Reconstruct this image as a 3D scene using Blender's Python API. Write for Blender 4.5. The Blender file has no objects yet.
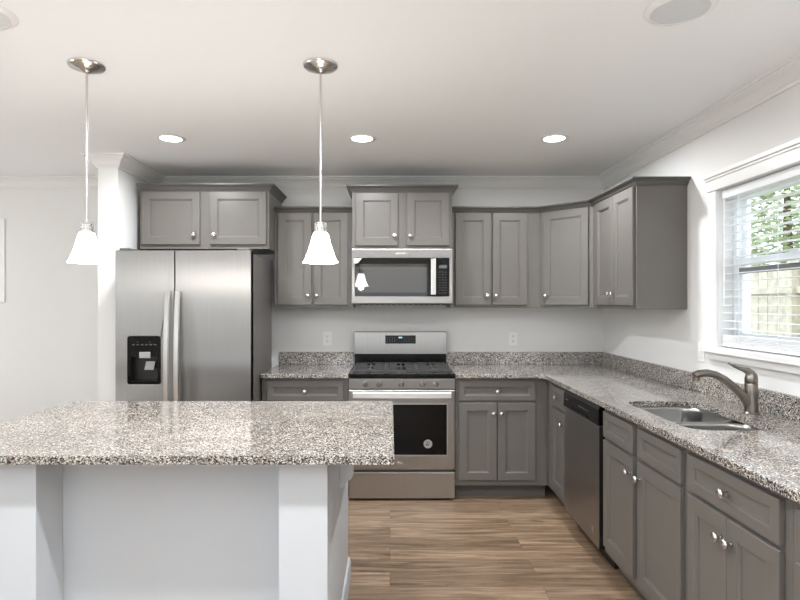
import bpy, bmesh, math, random
from mathutils import Vector, Matrix
from mathutils.geometry import tessellate_polygon
random.seed(7)
PI = math.pi
S = bpy.context.scene
COL = S.collection

# ------------------------------------------------------------------ camera
H = 1.425
cd = bpy.data.cameras.new('camera')
cd.sensor_width = 36.0
cd.lens = 36.0 * 567 / 800
cd.shift_x = 0.0125
cd.shift_y = 0.00375
cd.clip_start = 0.05
cam = bpy.data.objects.new('camera', cd)
COL.objects.link(cam)
cam.location = (0, 0, H)
cam.rotation_euler = (PI / 2, 0, 0)
S.camera = cam

# ------------------------------------------------------------------ colour management
S.view_settings.view_transform = 'Standard'
S.view_settings.look = 'None'
S.view_settings.gamma = 1.0
S.view_settings.use_curve_mapping = False
S.view_settings.exposure = 0.12
S.cycles.use_denoising = True
S.cycles.max_bounces = 10
S.cycles.diffuse_bounces = 6
S.cycles.sample_clamp_indirect = 6.0
S.cycles.caustics_reflective = False
S.cycles.caustics_refractive = False

# ------------------------------------------------------------------ world and large lights
W = bpy.data.worlds.new('world'); S.world = W
W.use_nodes = True
wn = W.node_tree.nodes; wl = W.node_tree.links
bgn = wn['Background']
tc = wn.new('ShaderNodeTexCoord'); sp = wn.new('ShaderNodeSeparateXYZ')
rp = wn.new('ShaderNodeValToRGB')
rp.color_ramp.elements[0].position = 0.45; rp.color_ramp.elements[0].color = (0.35, 0.36, 0.33, 1)
rp.color_ramp.elements[1].position = 0.55; rp.color_ramp.elements[1].color = (0.80, 0.90, 1.0, 1)
mr = wn.new('ShaderNodeMapRange'); mr.inputs[1].default_value = -1; mr.inputs[2].default_value = 1
wl.new(tc.outputs['Generated'], sp.inputs[0]); wl.new(sp.outputs[2], mr.inputs[0])
wl.new(mr.outputs[0], rp.inputs[0]); wl.new(rp.outputs[0], bgn.inputs[0])
bgn.inputs[1].default_value = 3.0

def area(name, loc, rot, sx, sy, power, color, shape='RECTANGLE', spread=PI):
    l = bpy.data.lights.new(name, 'AREA'); l.shape = shape
    l.size = sx
    if shape == 'RECTANGLE': l.size_y = sy
    l.energy = power; l.color = color; l.spread = spread
    o = bpy.data.objects.new(name, l); COL.objects.link(o)
    o.location = loc; o.rotation_euler = rot
    return o
DAY = (0.95, 0.975, 1.0)
# fill lamps added as daylight at assumed, unseen openings of the rear and left walls
area('rear_daylight_fill', (-3.3, -3.42, 1.35), (PI / 2, 0, 0), 2.2, 1.7, 6, DAY)
area('rear_daylight_fill', (-0.3, -3.42, 1.35), (PI / 2, 0, 0), 2.2, 1.7, 6, DAY)
area('left_daylight_fill', (-5.42, 0.6, 1.40), (PI / 2, 0, -PI / 2), 2.0, 1.6, 16, DAY)
# uplights added to brighten the ceiling, not fixtures of the place
FL = (0.88, 0.95, 1.0)
area('ceiling_fill_light', (-0.5, -0.7, 1.35), (PI, 0, 0), 0.6, 0.6, 90, FL)
area('ceiling_fill_light', (-3.9, 2.2, 0.4), (PI, 0, 0), 0.6, 0.6, 30, FL)

# ------------------------------------------------------------------ materials
def new_mat(name):
    m = bpy.data.materials.new(name); m.use_nodes = True
    return m, m.node_tree.nodes, m.node_tree.links, m.node_tree.nodes['Principled BSDF']
def lin(c):
    return tuple(((v / 255) / 12.92 if v / 255 <= 0.04045 else ((v / 255 + 0.055) / 1.055) ** 2.4) for v in c) + (1,)
def simple(name, rgb, rough=0.5, metal=0.0, spec=0.5, noise=0.0, nscale=8, bump=0.0, bscale=200, coat=0.0):
    m, n, l, p = new_mat(name)
    p.inputs['Base Color'].default_value = lin(rgb)
    p.inputs['Roughness'].default_value = rough
    p.inputs['Metallic'].default_value = metal
    p.inputs['Specular IOR Level'].default_value = spec
    p.inputs['Coat Weight'].default_value = coat
    t = n.new('ShaderNodeTexCoord')
    if noise:
        nt = n.new('ShaderNodeTexNoise'); nt.inputs['Scale'].default_value = nscale; nt.inputs['Detail'].default_value = 4
        r = n.new('ShaderNodeValToRGB')
        c = lin(rgb)
        r.color_ramp.elements[0].position = 0.3; r.color_ramp.elements[1].position = 0.7
        r.color_ramp.elements[0].color = tuple(v * (1 - noise) for v in c[:3]) + (1,)
        r.color_ramp.elements[1].color = tuple(min(1, v * (1 + noise)) for v in c[:3]) + (1,)
        l.new(t.outputs['Object'], nt.inputs[0]); l.new(nt.outputs[0], r.inputs[0]); l.new(r.outputs[0], p.inputs['Base Color'])
    if bump:
        nt = n.new('ShaderNodeTexNoise'); nt.inputs['Scale'].default_value = bscale; nt.inputs['Detail'].default_value = 2
        b = n.new('ShaderNodeBump'); b.inputs['Strength'].default_value = bump; b.inputs['Distance'].default_value = 0.002
        l.new(t.outputs['Object'], nt.inputs[0]); l.new(nt.outputs[0], b.inputs['Height']); l.new(b.outputs[0], p.inputs['Normal'])
    return m
def emit(name, rgb, strength):
    m, n, l, p = new_mat(name)
    p.inputs['Base Color'].default_value = lin(rgb)
    p.inputs['Emission Color'].default_value = lin(rgb)
    p.inputs['Emission Strength'].default_value = strength
    return m
def steel(name, rgb, rough, tangent, aniso=0.75, stretch=(1, 1, 1)):
    m, n, l, p = new_mat(name)
    p.inputs['Metallic'].default_value = 1.0
    p.inputs['Roughness'].default_value = rough
    p.inputs['Anisotropic'].default_value = aniso
    cx = n.new('ShaderNodeCombineXYZ')
    for i in range(3): cx.inputs[i].default_value = tangent[i]
    l.new(cx.outputs[0], p.inputs['Tangent'])
    t = n.new('ShaderNodeTexCoord'); mp = n.new('ShaderNodeMapping'); mp.inputs['Scale'].default_value = stretch
    nt = n.new('ShaderNodeTexNoise'); nt.inputs['Scale'].default_value = 1.0; nt.inputs['Detail'].default_value = 3
    r = n.new('ShaderNodeValToRGB'); c = lin(rgb)
    r.color_ramp.elements[0].position = 0.3; r.color_ramp.elements[1].position = 0.7
    r.color_ramp.elements[0].color = tuple(v * 0.95 for v in c[:3]) + (1,)
    r.color_ramp.elements[1].color = tuple(v * 1.05 for v in c[:3]) + (1,)
    l.new(t.outputs['Object'], mp.inputs[0]); l.new(mp.outputs[0], nt.inputs[0]); l.new(nt.outputs[0], r.inputs[0])
    l.new(r.outputs[0], p.inputs['Base Color'])
    return m
def granite_mat(name):
    m, n, l, p = new_mat(name)
    t = n.new('ShaderNodeTexCoord')
    v = n.new('ShaderNodeTexVoronoi'); v.inputs['Scale'].default_value = 250; v.inputs['Randomness'].default_value = 1
    w = n.new('ShaderNodeTexNoise'); w.inputs['Scale'].default_value = 120; w.inputs['Detail'].default_value = 2
    ad = n.new('ShaderNodeMixRGB'); ad.blend_type = 'ADD'; ad.inputs[0].default_value = 0.0012
    l.new(t.outputs['Object'], ad.inputs[1]); l.new(w.outputs['Color'], ad.inputs[2]); l.new(t.outputs['Object'], w.inputs[0])
    l.new(ad.outputs[0], v.inputs[0])
    s = n.new('ShaderNodeSeparateColor'); l.new(v.outputs['Color'], s.inputs[0])
    r = n.new('ShaderNodeValToRGB'); r.color_ramp.interpolation = 'CONSTANT'
    e = r.color_ramp.elements
    e[0].position = 0; e[0].color = lin((24, 23, 23))
    e[1].position = 0.19; e[1].color = lin((72, 69, 66))
    for pos, c in ((0.38, (114, 109, 105)), (0.55, (152, 146, 140)), (0.74, (190, 185, 180)), (0.90, (146, 132, 118))):
        k = e.new(pos); k.color = lin(c)
    l.new(s.outputs[0], r.inputs[0])
    n2 = n.new('ShaderNodeTexNoise'); n2.inputs['Scale'].default_value = 14; n2.inputs['Detail'].default_value = 4
    l.new(t.outputs['Object'], n2.inputs[0])
    r2 = n.new('ShaderNodeValToRGB'); r2.color_ramp.elements[0].position = 0.35; r2.color_ramp.elements[1].position = 0.65
    r2.color_ramp.elements[0].color = (1.0, 1.01, 1.01, 1); r2.color_ramp.elements[1].color = (1.38, 1.37, 1.34, 1)
    l.new(n2.outputs[0], r2.inputs[0])
    mx = n.new('ShaderNodeMixRGB'); mx.blend_type = 'MULTIPLY'; mx.inputs[0].default_value = 1
    l.new(r.outputs[0], mx.inputs[1]); l.new(r2.outputs[0], mx.inputs[2]); l.new(mx.outputs[0], p.inputs['Base Color'])
    p.inputs['Roughness'].default_value = 0.10
    p.inputs['Specular IOR Level'].default_value = 0.8
    return m
def wood_floor_mat():
    m, n, l, p = new_mat('plank_floor')
    t = n.new('ShaderNodeTexCoord'); mp = n.new('ShaderNodeMapping'); mp.inputs['Scale'].default_value = (1, 1, 1)
    l.new(t.outputs['Object'], mp.inputs[0])
    b = n.new('ShaderNodeTexBrick')
    b.offset = 0.37; b.squash = 1.0
    b.inputs['Scale'].default_value = 1.0; b.inputs['Mortar Size'].default_value = 0.0012
    b.inputs['Brick Width'].default_value = 1.22; b.inputs['Row Height'].default_value = 0.15
    b.inputs['Color1'].default_value = (0.0, 0, 0, 1); b.inputs['Color2'].default_value = (1, 1, 1, 1); b.inputs['Mortar'].default_value = (0.5, 0.5, 0.5, 1)
    b.inputs['Mortar Smooth'].default_value = 0.0; b.inputs['Bias'].default_value = 0.0
    l.new(mp.outputs[0], b.inputs[0])
    # offset the grain per plank
    sep = n.new('ShaderNodeSeparateXYZ'); l.new(mp.outputs[0], sep.inputs[0])
    mu = n.new('ShaderNodeMath'); mu.operation = 'MULTIPLY'; mu.inputs[1].default_value = 17.0
    l.new(b.outputs['Color'], mu.inputs[0])
    cb = n.new('ShaderNodeCombineXYZ'); l.new(sep.outputs[0], cb.inputs[0]); l.new(sep.outputs[1], cb.inputs[1]); l.new(mu.outputs[0], cb.inputs[2])
    m2 = n.new('ShaderNodeMapping'); m2.inputs['Scale'].default_value = (1.3, 15, 1)
    l.new(cb.outputs[0], m2.inputs[0])
    g = n.new('ShaderNodeTexNoise'); g.inputs['Scale'].default_value = 1.2; g.inputs['Detail'].default_value = 7; g.inputs['Roughness'].default_value = 0.6; g.inputs['Distortion'].default_value = 1.6
    l.new(m2.outputs[0], g.inputs[0])
    r = n.new('ShaderNodeValToRGB'); e = r.color_ramp.elements
    e[0].position = 0.28; e[0].color = lin((84, 67, 51)); e[1].position = 0.68; e[1].color = lin((162, 139, 116))
    k = e.new(0.47); k.color = lin((130, 107, 85))
    l.new(g.outputs[0], r.inputs[0])
    r3 = n.new('ShaderNodeValToRGB'); r3.color_ramp.elements[0].color = (0.74, 0.73, 0.72, 1); r3.color_ramp.elements[1].color = (1.15, 1.15, 1.15, 1)
    l.new(b.outputs['Color'], r3.inputs[0])
    mx = n.new('ShaderNodeMixRGB'); mx.blend_type = 'MULTIPLY'; mx.inputs[0].default_value = 1
    l.new(r.outputs[0], mx.inputs[1]); l.new(r3.outputs[0], mx.inputs[2])
    mo = n.new('ShaderNodeMixRGB'); mo.inputs[2].default_value = lin((96, 72, 54))
    l.new(b.outputs['Fac'], mo.inputs[0]); l.new(mx.outputs[0], mo.inputs[1])
    l.new(mo.outputs[0], p.inputs['Base Color'])
    p.inputs['Roughness'].default_value = 0.42
    return m
def glass_mat(name, tint=(1, 1, 1)):
    m = bpy.data.materials.new(name); m.use_nodes = True; n = m.node_tree.nodes; l = m.node_tree.links
    n.clear()
    o = n.new('ShaderNodeOutputMaterial'); mx = n.new('ShaderNodeMixShader'); mx.inputs[0].default_value = 0.05
    tr = n.new('ShaderNodeBsdfTransparent'); tr.inputs[0].default_value = tint + (1,); gl = n.new('ShaderNodeBsdfGlossy'); gl.inputs['Roughness'].default_value = 0.02
    l.new(tr.outputs[0], mx.inputs[1]); l.new(gl.outputs[0], mx.inputs[2]); l.new(mx.outputs[0], o.inputs[0])
    return m

M = {}
M['wall'] = simple('wall_paint', (229, 228, 226), 0.75, bump=0.05, bscale=300)
M['ceiling'] = simple('ceiling_paint', (243, 243, 243), 0.85, bump=0.05, bscale=250)
M['trim'] = simple('trim_paint', (236, 235, 233), 0.35)
M['cab'] = simple('grey_cabinet_paint', (104, 100, 95), 0.34, spec=0.35, noise=0.03, nscale=5)
M['cabcrown'] = simple('dark_grey_crown', (84, 81, 78), 0.4)  # crown moldings set darker than the cabinet doors
M['cabdark'] = simple('toe_kick_paint', (92, 89, 85), 0.45)
M['nickel'] = simple('brushed_nickel', (215, 213, 210), 0.25, 1.0)
M['faucet'] = simple('faucet_nickel', (132, 125, 117), 0.3, 1.0)
M['granite'] = granite_mat('speckled_granite')
M['floor'] = wood_floor_mat()
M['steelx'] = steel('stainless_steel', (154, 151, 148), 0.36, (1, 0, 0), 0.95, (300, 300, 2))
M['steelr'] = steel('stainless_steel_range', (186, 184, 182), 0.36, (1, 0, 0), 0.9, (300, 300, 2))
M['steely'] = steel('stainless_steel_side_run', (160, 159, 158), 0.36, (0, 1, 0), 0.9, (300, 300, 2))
M['sinksteel'] = steel('sink_steel', (160, 158, 155), 0.3, (1, 0, 0), 0.3, (5, 5, 5))
M['handle'] = simple('polished_steel_bar', (205, 202, 198), 0.3, 1.0)
M['oven_bar'] = simple('satin_steel_oven_bar', (232, 231, 230), 0.5, 0.85)
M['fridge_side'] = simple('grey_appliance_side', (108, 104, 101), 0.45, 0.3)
M['black'] = simple('black_enamel', (8, 8, 8), 0.2, spec=0.25)
M['blackglass'] = simple('black_glass', (4, 4, 4), 0.04, spec=0.5)
M['ovenglass'] = simple('oven_window_glass', (3, 3, 3), 0.08, spec=0.25)
M['microglass'] = simple('microwave_window_mesh_glass', (58, 53, 48), 0.0, spec=0.5)
M['plastic'] = simple('black_plastic', (18, 18, 18), 0.35)
M['iron'] = simple('cast_iron', (68, 66, 64), 0.6, bump=0.2)
M['greyplastic'] = simple('grey_plastic', (150, 150, 148), 0.3)
M['print'] = simple('grey_print', (84, 86, 88), 0.5)
M['white'] = simple('white_plastic', (240, 240, 238), 0.35)
M['slot'] = simple('dark_slot', (60, 58, 56), 0.6)
M['island'] = simple('island_white_paint', (204, 208, 212), 0.5)
M['lcd'] = emit('display_digits', (150, 190, 215), 1.0)
M['lens'] = emit('lamp_lens', (255, 250, 240), 20.0)
M['shade'] = emit('frosted_lamp_glass', (255, 249, 243), 38.0)
M['speaker'] = simple('speaker_cloth', (214, 215, 216), 0.8, bump=0.3, bscale=900)
M['glass'] = glass_mat('window_glass')
M['vinyl'] = simple('white_vinyl', (238, 240, 242), 0.3)
M['railgrey'] = simple('sash_shade_grey', (120, 120, 124), 0.4)  # shade tone of the sash face under the meeting rail
M['fence'] = simple('weathered_fence_wood', (206, 197, 180), 0.8, noise=0.2, nscale=9)
M['leaf'] = simple('tree_leaves', (182, 192, 152), 0.6, noise=0.5, nscale=3)
M['bark'] = simple('tree_bark', (90, 76, 62), 0.9, noise=0.2)
M['lawn'] = simple('lawn_grass', (110, 122, 76), 0.9, noise=0.3, nscale=3)
M['siding'] = simple('pale_siding', (205, 212, 216), 0.7)

# ------------------------------------------------------------------ mesh helpers
class MB:
    def __init__(s): s.v = []; s.f = []
    def add(s, vs, fs):
        o = len(s.v); s.v += [tuple(v) for v in vs]; s.f += [tuple(i + o for i in f) for f in fs]; return s
    def box(s, x0, x1, y0, y1, z0, z1):
        v = [(x, y, z) for z in (z0, z1) for y in (y0, y1) for x in (x0, x1)]
        return s.add(v, [(0, 2, 3, 1), (4, 5, 7, 6), (0, 1, 5, 4), (2, 6, 7, 3), (0, 4, 6, 2), (1, 3, 7, 5)])
    def lathe(s, prof, c=(0, 0, 0), axis='z', n=24, cap=True):
        """prof: (r, h) list; axis direction of h: z, -y, x ..."""
        ax = {'z': ((1, 0, 0), (0, 1, 0), (0, 0, 1)), '-y': ((1, 0, 0), (0, 0, 1), (0, -1, 0)), '-x': ((0, 1, 0), (0, 0, 1), (-1, 0, 0)),
              '-z': ((1, 0, 0), (0, -1, 0), (0, 0, -1))}[axis]
        u, w, d = [Vector(a) for a in ax]; c = Vector(c)
        vs = []; fs = []
        for r, h in prof:
            for k in range(n):
                a = 2 * PI * k / n
                vs.append(c + u * (r * math.cos(a)) + w * (r * math.sin(a)) + d * h)
        for i in range(len(prof) - 1):
            for k in range(n):
                a, b = i * n + k, i * n + (k + 1) % n
                fs.append((a, b, b + n, a + n))
        if cap:
            fs.append(tuple(range(n))[::-1]); fs.append(tuple(range((len(prof) - 1) * n, len(prof) * n)))
        return s.add(vs, fs)
    def tube(s, pts, rad, n=12, flat=1.0):
        pts = [Vector(p) for p in pts]
        if not hasattr(rad, '__len__'): rad = [rad] * len(pts)
        vs = []; fs = []; N = len(pts)
        up = None
        for i, p in enumerate(pts):
            d = (pts[min(i + 1, N - 1)] - pts[max(i - 1, 0)]).normalized()
            if up is None: up = Vector((0, 1, 0)) if abs(d.y) < 0.9 else Vector((1, 0, 0))
            a = (up - d * up.dot(d)).normalized(); b = d.cross(a); up = a
            for k in range(n):
                t = 2 * PI * k / n
                vs.append(p + a * (rad[i] * math.cos(t)) * flat + b * (rad[i] * math.sin(t)))
        for i in range(N - 1):
            for k in range(n):
                q, r = i * n + k, i * n + (k + 1) % n
                fs.append((q, r, r + n, q + n))
        fs.append(tuple(range(n))[::-1]); fs.append(tuple(range((N - 1) * n, N * n)))
        return s.add(vs, fs)
    def prism(s, outer, holes, a0, a1, mp):
        """outer/holes: 2-D loops; mp(u, v, w) -> xyz; extruded from w=a0 to a1"""
        loops = [outer] + list(holes)
        tris = tessellate_polygon([[Vector((p[0], p[1], 0)) for p in L] for L in loops])
        flat = [p for L in loops for p in L]; n = len(flat)
        vs = [mp(p[0], p[1], a0) for p in flat] + [mp(p[0], p[1], a1) for p in flat]
        fs = [tuple(t) for t in tris] + [tuple(i + n for i in t)[::-1] for t in tris]
        o = 0
        for L in loops:
            for i in range(len(L)):
                j = (i + 1) % len(L)
                fs.append((o + i, o + j, o + j + n, o + i + n))
            o += len(L)
        return s.add(vs, fs)
    def sweep(s, path, prof, closed_prof=True):
        """path: xy points; prof: (out, z); out = to the right-hand side of travel"""
        P = [Vector(p) for p in path]; N = len(P); nr = []
        for i in range(N - 1):
            d = (P[i + 1] - P[i]).normalized(); nr.append(Vector((d.y, -d.x)))
        vs = []; fs = []; K = len(prof)
        for i in range(N):
            if i == 0: m = nr[0]
            elif i == N - 1: m = nr[-1]
            else:
                m = (nr[i - 1] + nr[i]).normalized(); m = m / m.dot(nr[i])
            for o, z in prof:
                q = P[i] + m * o; vs.append((q.x, q.y, z))
        for i in range(N - 1):
            for k in range(K):
                k2 = (k + 1) % K
                fs.append((i * K + k, i * K + k2, (i + 1) * K + k2, (i + 1) * K + k))
        fs.append(tuple(range(K))[::-1]); fs.append(tuple((N - 1) * K + k for k in range(K)))
        return s.add(vs, fs)
    def build(s, name, mat, parent=None, bevel=0.0, smooth=False, seg=2):
        me = bpy.data.meshes.new(name); me.from_pydata(s.v, [], s.f); me.update()
        bm = bmesh.new(); bm.from_mesh(me); bmesh.ops.recalc_face_normals(bm, faces=bm.faces)
        bm.to_mesh(me); bm.free()
        me.materials.append(M[mat])
        o = bpy.data.objects.new(name, me); COL.objects.link(o)
        if parent: o.parent = parent
        if smooth:
            for p in me.polygons: p.use_smooth = True
            e = o.modifiers.new('edge', 'EDGE_SPLIT'); e.split_angle = math.radians(40)
        if bevel:
            b = o.modifiers.new('bevel', 'BEVEL'); b.width = bevel; b.segments = seg; b.limit_method = 'ANGLE'; b.angle_limit = math.radians(40)
        return o
def box(x0, x1, y0, y1, z0, z1): return MB().box(x0, x1, y0, y1, z0, z1)
def thing(name, label, cat, loc=(0, 0, 0), rz=0, group=None):
    o = bpy.data.objects.new(name, None); COL.objects.link(o); o.empty_display_size = 0.1
    o.location = loc; o.rotation_euler = (0, 0, rz)
    return tag(o, label, cat, group)
def tag(o, label, cat, group=None):
    o['label'] = label; o['category'] = cat
    if group: o['group'] = group
    return o
def struct(o): o['kind'] = 'structure'; return o
def copy_tree(o, parent=None):
    c = o.copy(); COL.objects.link(c); c.parent = parent
    for ch in list(o.children): copy_tree(ch, c)
    return c
def rrect(x0, x1, y0, y1, r, n=6):
    pts = []
    for cx, cy, a in ((x1 - r, y1 - r, 0), (x0 + r, y1 - r, PI / 2), (x0 + r, y0 + r, PI), (x1 - r, y0 + r, 3 * PI / 2)):
        for k in range(n + 1):
            t = a + PI / 2 * k / n; pts.append((cx + r * math.cos(t), cy + r * math.sin(t)))
    return pts
XY = lambda u, v, w: (u, v, w)
XZ = lambda u, v, w: (u, w, v)
YZ = lambda u, v, w: (w, u, v)

# ------------------------------------------------------------------ room shell
ZC = 2.475; YB = 4.755; XR = 1.79; XL = -5.5; YR = -3.5
struct(box(XL - 0.15, XR + 0.15, YR - 0.15, YB + 0.15, -0.08, 0).build('floor', 'floor'))
struct(box(XL - 0.15, XR + 0.15, YR - 0.15, YB + 0.15, ZC, ZC + 0.1).build('ceiling', 'ceiling'))
struct(box(XL - 0.15, XR + 0.15, YB, YB + 0.15, 0, ZC).build('wall_back', 'wall'))
struct(box(-2.08, -1.936, 4.036, YB, 0, ZC).build('wall_stub', 'wall'))
WY0, WY1, WZ0, WZ1 = 2.18, 3.099, 1.18, 2.04
struct(MB().prism([(YR, 0), (YB, 0), (YB, ZC), (YR, ZC)], [[(WY0, WZ0), (WY1, WZ0), (WY1, WZ1), (WY0, WZ1)]], XR, XR + 0.15, YZ).build('wall_right', 'wall'))
struct(MB().prism([(YR, 0), (YB, 0), (YB, ZC), (YR, ZC)], [[(-0.4, 0.6), (1.6, 0.6), (1.6, 2.2), (-0.4, 2.2)]], XL - 0.15, XL, YZ).build('wall_left', 'wall'))
struct(MB().prism([(XL, 0), (XR, 0), (XR, ZC), (XL, ZC)],
    [[(-4.4, 0.5), (-2.2, 0.5), (-2.2, 2.2), (-4.4, 2.2)], [(-1.4, 0.5), (0.8, 0.5), (0.8, 2.2), (-1.4, 2.2)]], YR - 0.15, YR, XZ).build('wall_rear', 'wall'))
cz = ZC - 0.001
crown = [(0, 2.385), (0.010, 2.385), (0.013, 2.398), (0.020, 2.403), (0.026, 2.418), (0.040, 2.437), (0.058, 2.449), (0.064, 2.452), (0.066, 2.460), (0.078, 2.463), (0.080, cz), (0, cz)]
struct(MB().sweep([(XL, YR), (XL, YB), (-2.08, YB), (-2.08, 4.036), (-1.936, 4.036), (-1.936, YB), (XR, YB), (XR, YR)], crown).build('trim_crown', 'wall'))
basep = [(0, 0.001), (0.014, 0.001), (0.014, 0.09), (0.009, 0.105), (0, 0.108)]
struct(MB().sweep([(XL, YR), (XL, YB), (-2.08, YB), (-2.08, 4.036), (-1.936, 4.036), (-1.936, YB - 0.02)], basep).build('baseboard_left', 'trim'))

# ------------------------------------------------------------------ window over the sink
WX = XR
cas = MB()
cas.box(WX - 0.012, WX - 0.0005, WY1, WY1 + 0.075, 1.18, 2.04)      # far side casing
cas.box(WX - 0.018, WX - 0.0005, WY0 - 0.075, WY0, 1.18, 2.04)
cas.box(WX - 0.019, WX - 0.0005, WY0 - 0.076, WY1 + 0.076, 2.04, 2.10)  # head casing
cas.box(WX - 0.026, WX - 0.0005, WY0 - 0.08, WY1 + 0.080, 2.10, 2.113)
cas.box(WX - 0.036, WX - 0.0005, WY0 - 0.085, WY1 + 0.085, 2.113, 2.135)
struct(cas.build('trim_1', 'trim', bevel=0.002))
st = MB(); st.box(WX - 0.0005, WX + 0.084, WY0 + 0.001, WY1 - 0.001, 1.155, 1.184); st.box(WX - 0.045, WX - 0.0005, WY0 - 0.09, WY1 + 0.09, 1.155, 1.184)
st.box(WX - 0.022, WX - 0.0005, WY0 - 0.075, WY1 + 0.075, 1.115, 1.155)
struct(st.build('trim_2', 'trim', bevel=0.002))
win = MB()
x0, x1 = WX + 0.085, WX + 0.145
ya, yb = WY0 + 0.002, WY1 - 0.002
win.prism([(ya, 1.185), (yb, 1.185), (yb, 2.038), (ya, 2.038)], [[(ya + .03, 1.215), (yb - .03, 1.215), (yb - .03, 2.01), (ya + .03, 2.01)]], x0, x1, YZ)
wo = struct(win.build('window_1', 'vinyl', bevel=0.002))
lo = MB().prism([(ya + .031, 1.216), (yb - .031, 1.216), (yb - .031, 1.665), (ya + .031, 1.665)], [[(ya + .07, 1.265), (yb - .07, 1.265), (yb - .07, 1.625), (ya + .07, 1.625)]], WX + 0.09, WX + 0.112, YZ)
lo.build('lower_sash', 'vinyl', wo, bevel=0.003)
up = MB().prism([(ya + .031, 1.63), (yb - .031, 1.63), (yb - .031, 2.009), (ya + .031, 2.009)], [[(ya + .065, 1.665), (yb - .065, 1.665), (yb - .065, 1.98), (ya + .065, 1.98)]], WX + 0.116, WX + 0.138, YZ)
up.build('upper_sash', 'vinyl', wo, bevel=0.003)
box(WX + 0.086, WX + 0.0895, ya + .05, yb - .05, 1.580, 1.612).build('meeting_rail_shade', 'railgrey', wo)  # grey strip painting the shaded sash face, no separate part
box(WX + 0.100, WX + 0.102, ya + .071, yb - .071, 1.266, 1.624).build('lower_pane', 'glass', wo)
box(WX + 0.126, WX + 0.128, ya + .066, yb - .066, 1.666, 1.979).build('upper_pane', 'glass', wo)
box(WX + 0.080, WX + 0.10, 2.60, 2.66, 1.665, 1.678).build('sash_lock', 'vinyl', wo, bevel=0.002)
# blinds
bl = thing('window_blind', 'white two inch slat blind hanging open in the window over the sink', 'blind', (WX + 0.045, 2.64, 1.19))
hw = 0.445
box(-0.028, 0.028, -hw, hw, 0.80, 0.845).build('valance', 'vinyl', bl, bevel=0.003)
for k in range(17):
    z = 0.775 - k * 0.0425
    m = MB(); n = 6
    vs = []
    for i in range(n + 1):
        u = -0.025 + 0.05 * i / n; zz = 0.001 * (1 - (2 * i / n - 1) ** 2)
        for y in (-hw, hw):
            vs.append((u, y, z + zz)); vs.append((u, y, z + zz + 0.0018))
    fs = []
    for i in range(n):
        a = 4 * i; b = a + 4
        fs += [(a, b, b + 2, a + 2), (a + 1, a + 3, b + 3, b + 1), (a, a + 1, b + 1, b), (a + 2, b + 2, b + 3, a + 3)]
    fs += [(0, 2, 3, 1), (4 * n, 4 * n + 1, 4 * n + 3, 4 * n + 2)]
    m.add(vs, fs); m.build('slat', 'vinyl', bl)
stk = MB()
for k in range(6): stk.box(-0.026, 0.026, -hw, hw, 0.020 + k * 0.0075, 0.0255 + k * 0.0075)
stk.build('stacked_slats', 'vinyl', bl)
box(-0.027, 0.027, -hw - 0.002, hw + 0.002, 0.0, 0.018).build('bottom_rail', 'vinyl', bl, bevel=0.003)
for yy in (-0.30, 0.0, 0.30):
    MB().tube([(-0.028, yy, 0.01), (-0.028, yy, 0.80)], 0.0012, 6).build('ladder_cord', 'vinyl', bl)
MB().tube([(-0.034, hw - 0.03, 0.22), (-0.034, hw - 0.03, 0.80)], 0.0035, 8).build('tilt_wand', 'vinyl', bl)

# ------------------------------------------------------------------ cabinets
def door_panel(x0, x1, z0, z1, rail=0.055, t=0.02):
    """shaker door: front at y=-t, back at y=0"""
    def ring(d, y): return [(x0 + d, y, z0 + d), (x1 - d, y, z0 + d), (x1 - d, y, z1 - d), (x0 + d, y, z1 - d)]
    R = [ring(0, -0.001), ring(0, -t + 0.002), ring(0.002, -t), ring(rail, -t), ring(rail + 0.003, -t + 0.004), ring(rail + 0.009, -t + 0.005), ring(rail + 0.011, -t + 0.011)]
    vs = [p for r in R for p in r]; fs = [(3, 2, 1, 0)]
    for i in range(len(R) - 1):
        for k in range(4):
            a, b = 4 * i + k, 4 * i + (k + 1) % 4
            fs.append((a, b, b + 4, a + 4))
    o = 4 * (len(R) - 1); fs.append((o, o + 1, o + 2, o + 3))
    return MB().add(vs, fs)
knob_mesh = None
def knob(x, z, parent, y=-0.02):
    global knob_mesh
    if knob_mesh is None:
        o = MB().lathe([(0.0075, 0.0), (0.006, 0.004), (0.005, 0.012), (0.009, 0.016), (0.0145, 0.020), (0.0155, 0.024), (0.013, 0.028), (0.006, 0.031), (0.001, 0.0315)], axis='-y', n=20).build('knob', 'nickel', parent, smooth=True)
        knob_mesh = o.data
        
    else:
        o = bpy.data.objects.new('knob', knob_mesh); COL.objects.link(o); o.parent = parent
    o.location = (x, y, z); o.scale = (1.12, 1.05, 1.12)
def crown_prof(z0, z1, out):
    h = z1 - z0
    return [(0, z0), (0.006, z0), (0.008, z0 + 0.15 * h), (0.014, z0 + 0.22 * h), (0.020, z0 + 0.45 * h), (out * 0.75, z0 + 0.68 * h), (out * 0.9, z0 + 0.74 * h), (out, z0 + 0.80 * h), (out, z1), (0, z1)]
def fronts(t, doors, drawers, dz):
    for (a, b, z0, z1, kx) in doors:
        d = door_panel(a, b, z0, z1).build('door', 'cab', t)
        if kx is not None: knob(kx, (z0 + 0.072) if dz == 'up' else (z1 - 0.075), d)
    for (a, b, z0, z1, k) in drawers:
        d = door_panel(a, b, z0, z1, rail=0.036).build('drawer', 'cab', t)
        if k: knob((a + b) / 2, (z0 + z1) / 2, d)
def base_cabinet(label, loc, rz, Wd, depth, doors, drawers, group='grey base cabinets', zt=0.883):
    t = thing('base_cabinet', label, 'cabinet', loc, rz, group)
    box(0.0005, Wd - 0.0005, 0, depth, 0.105, zt).build('body', 'cab', t)
    box(0.0005, Wd - 0.0005, 0.075, depth, 0, 0.105).build('toe_kick', 'cabdark', t)
    fronts(t, doors, drawers, 'base')
    return t
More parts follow.
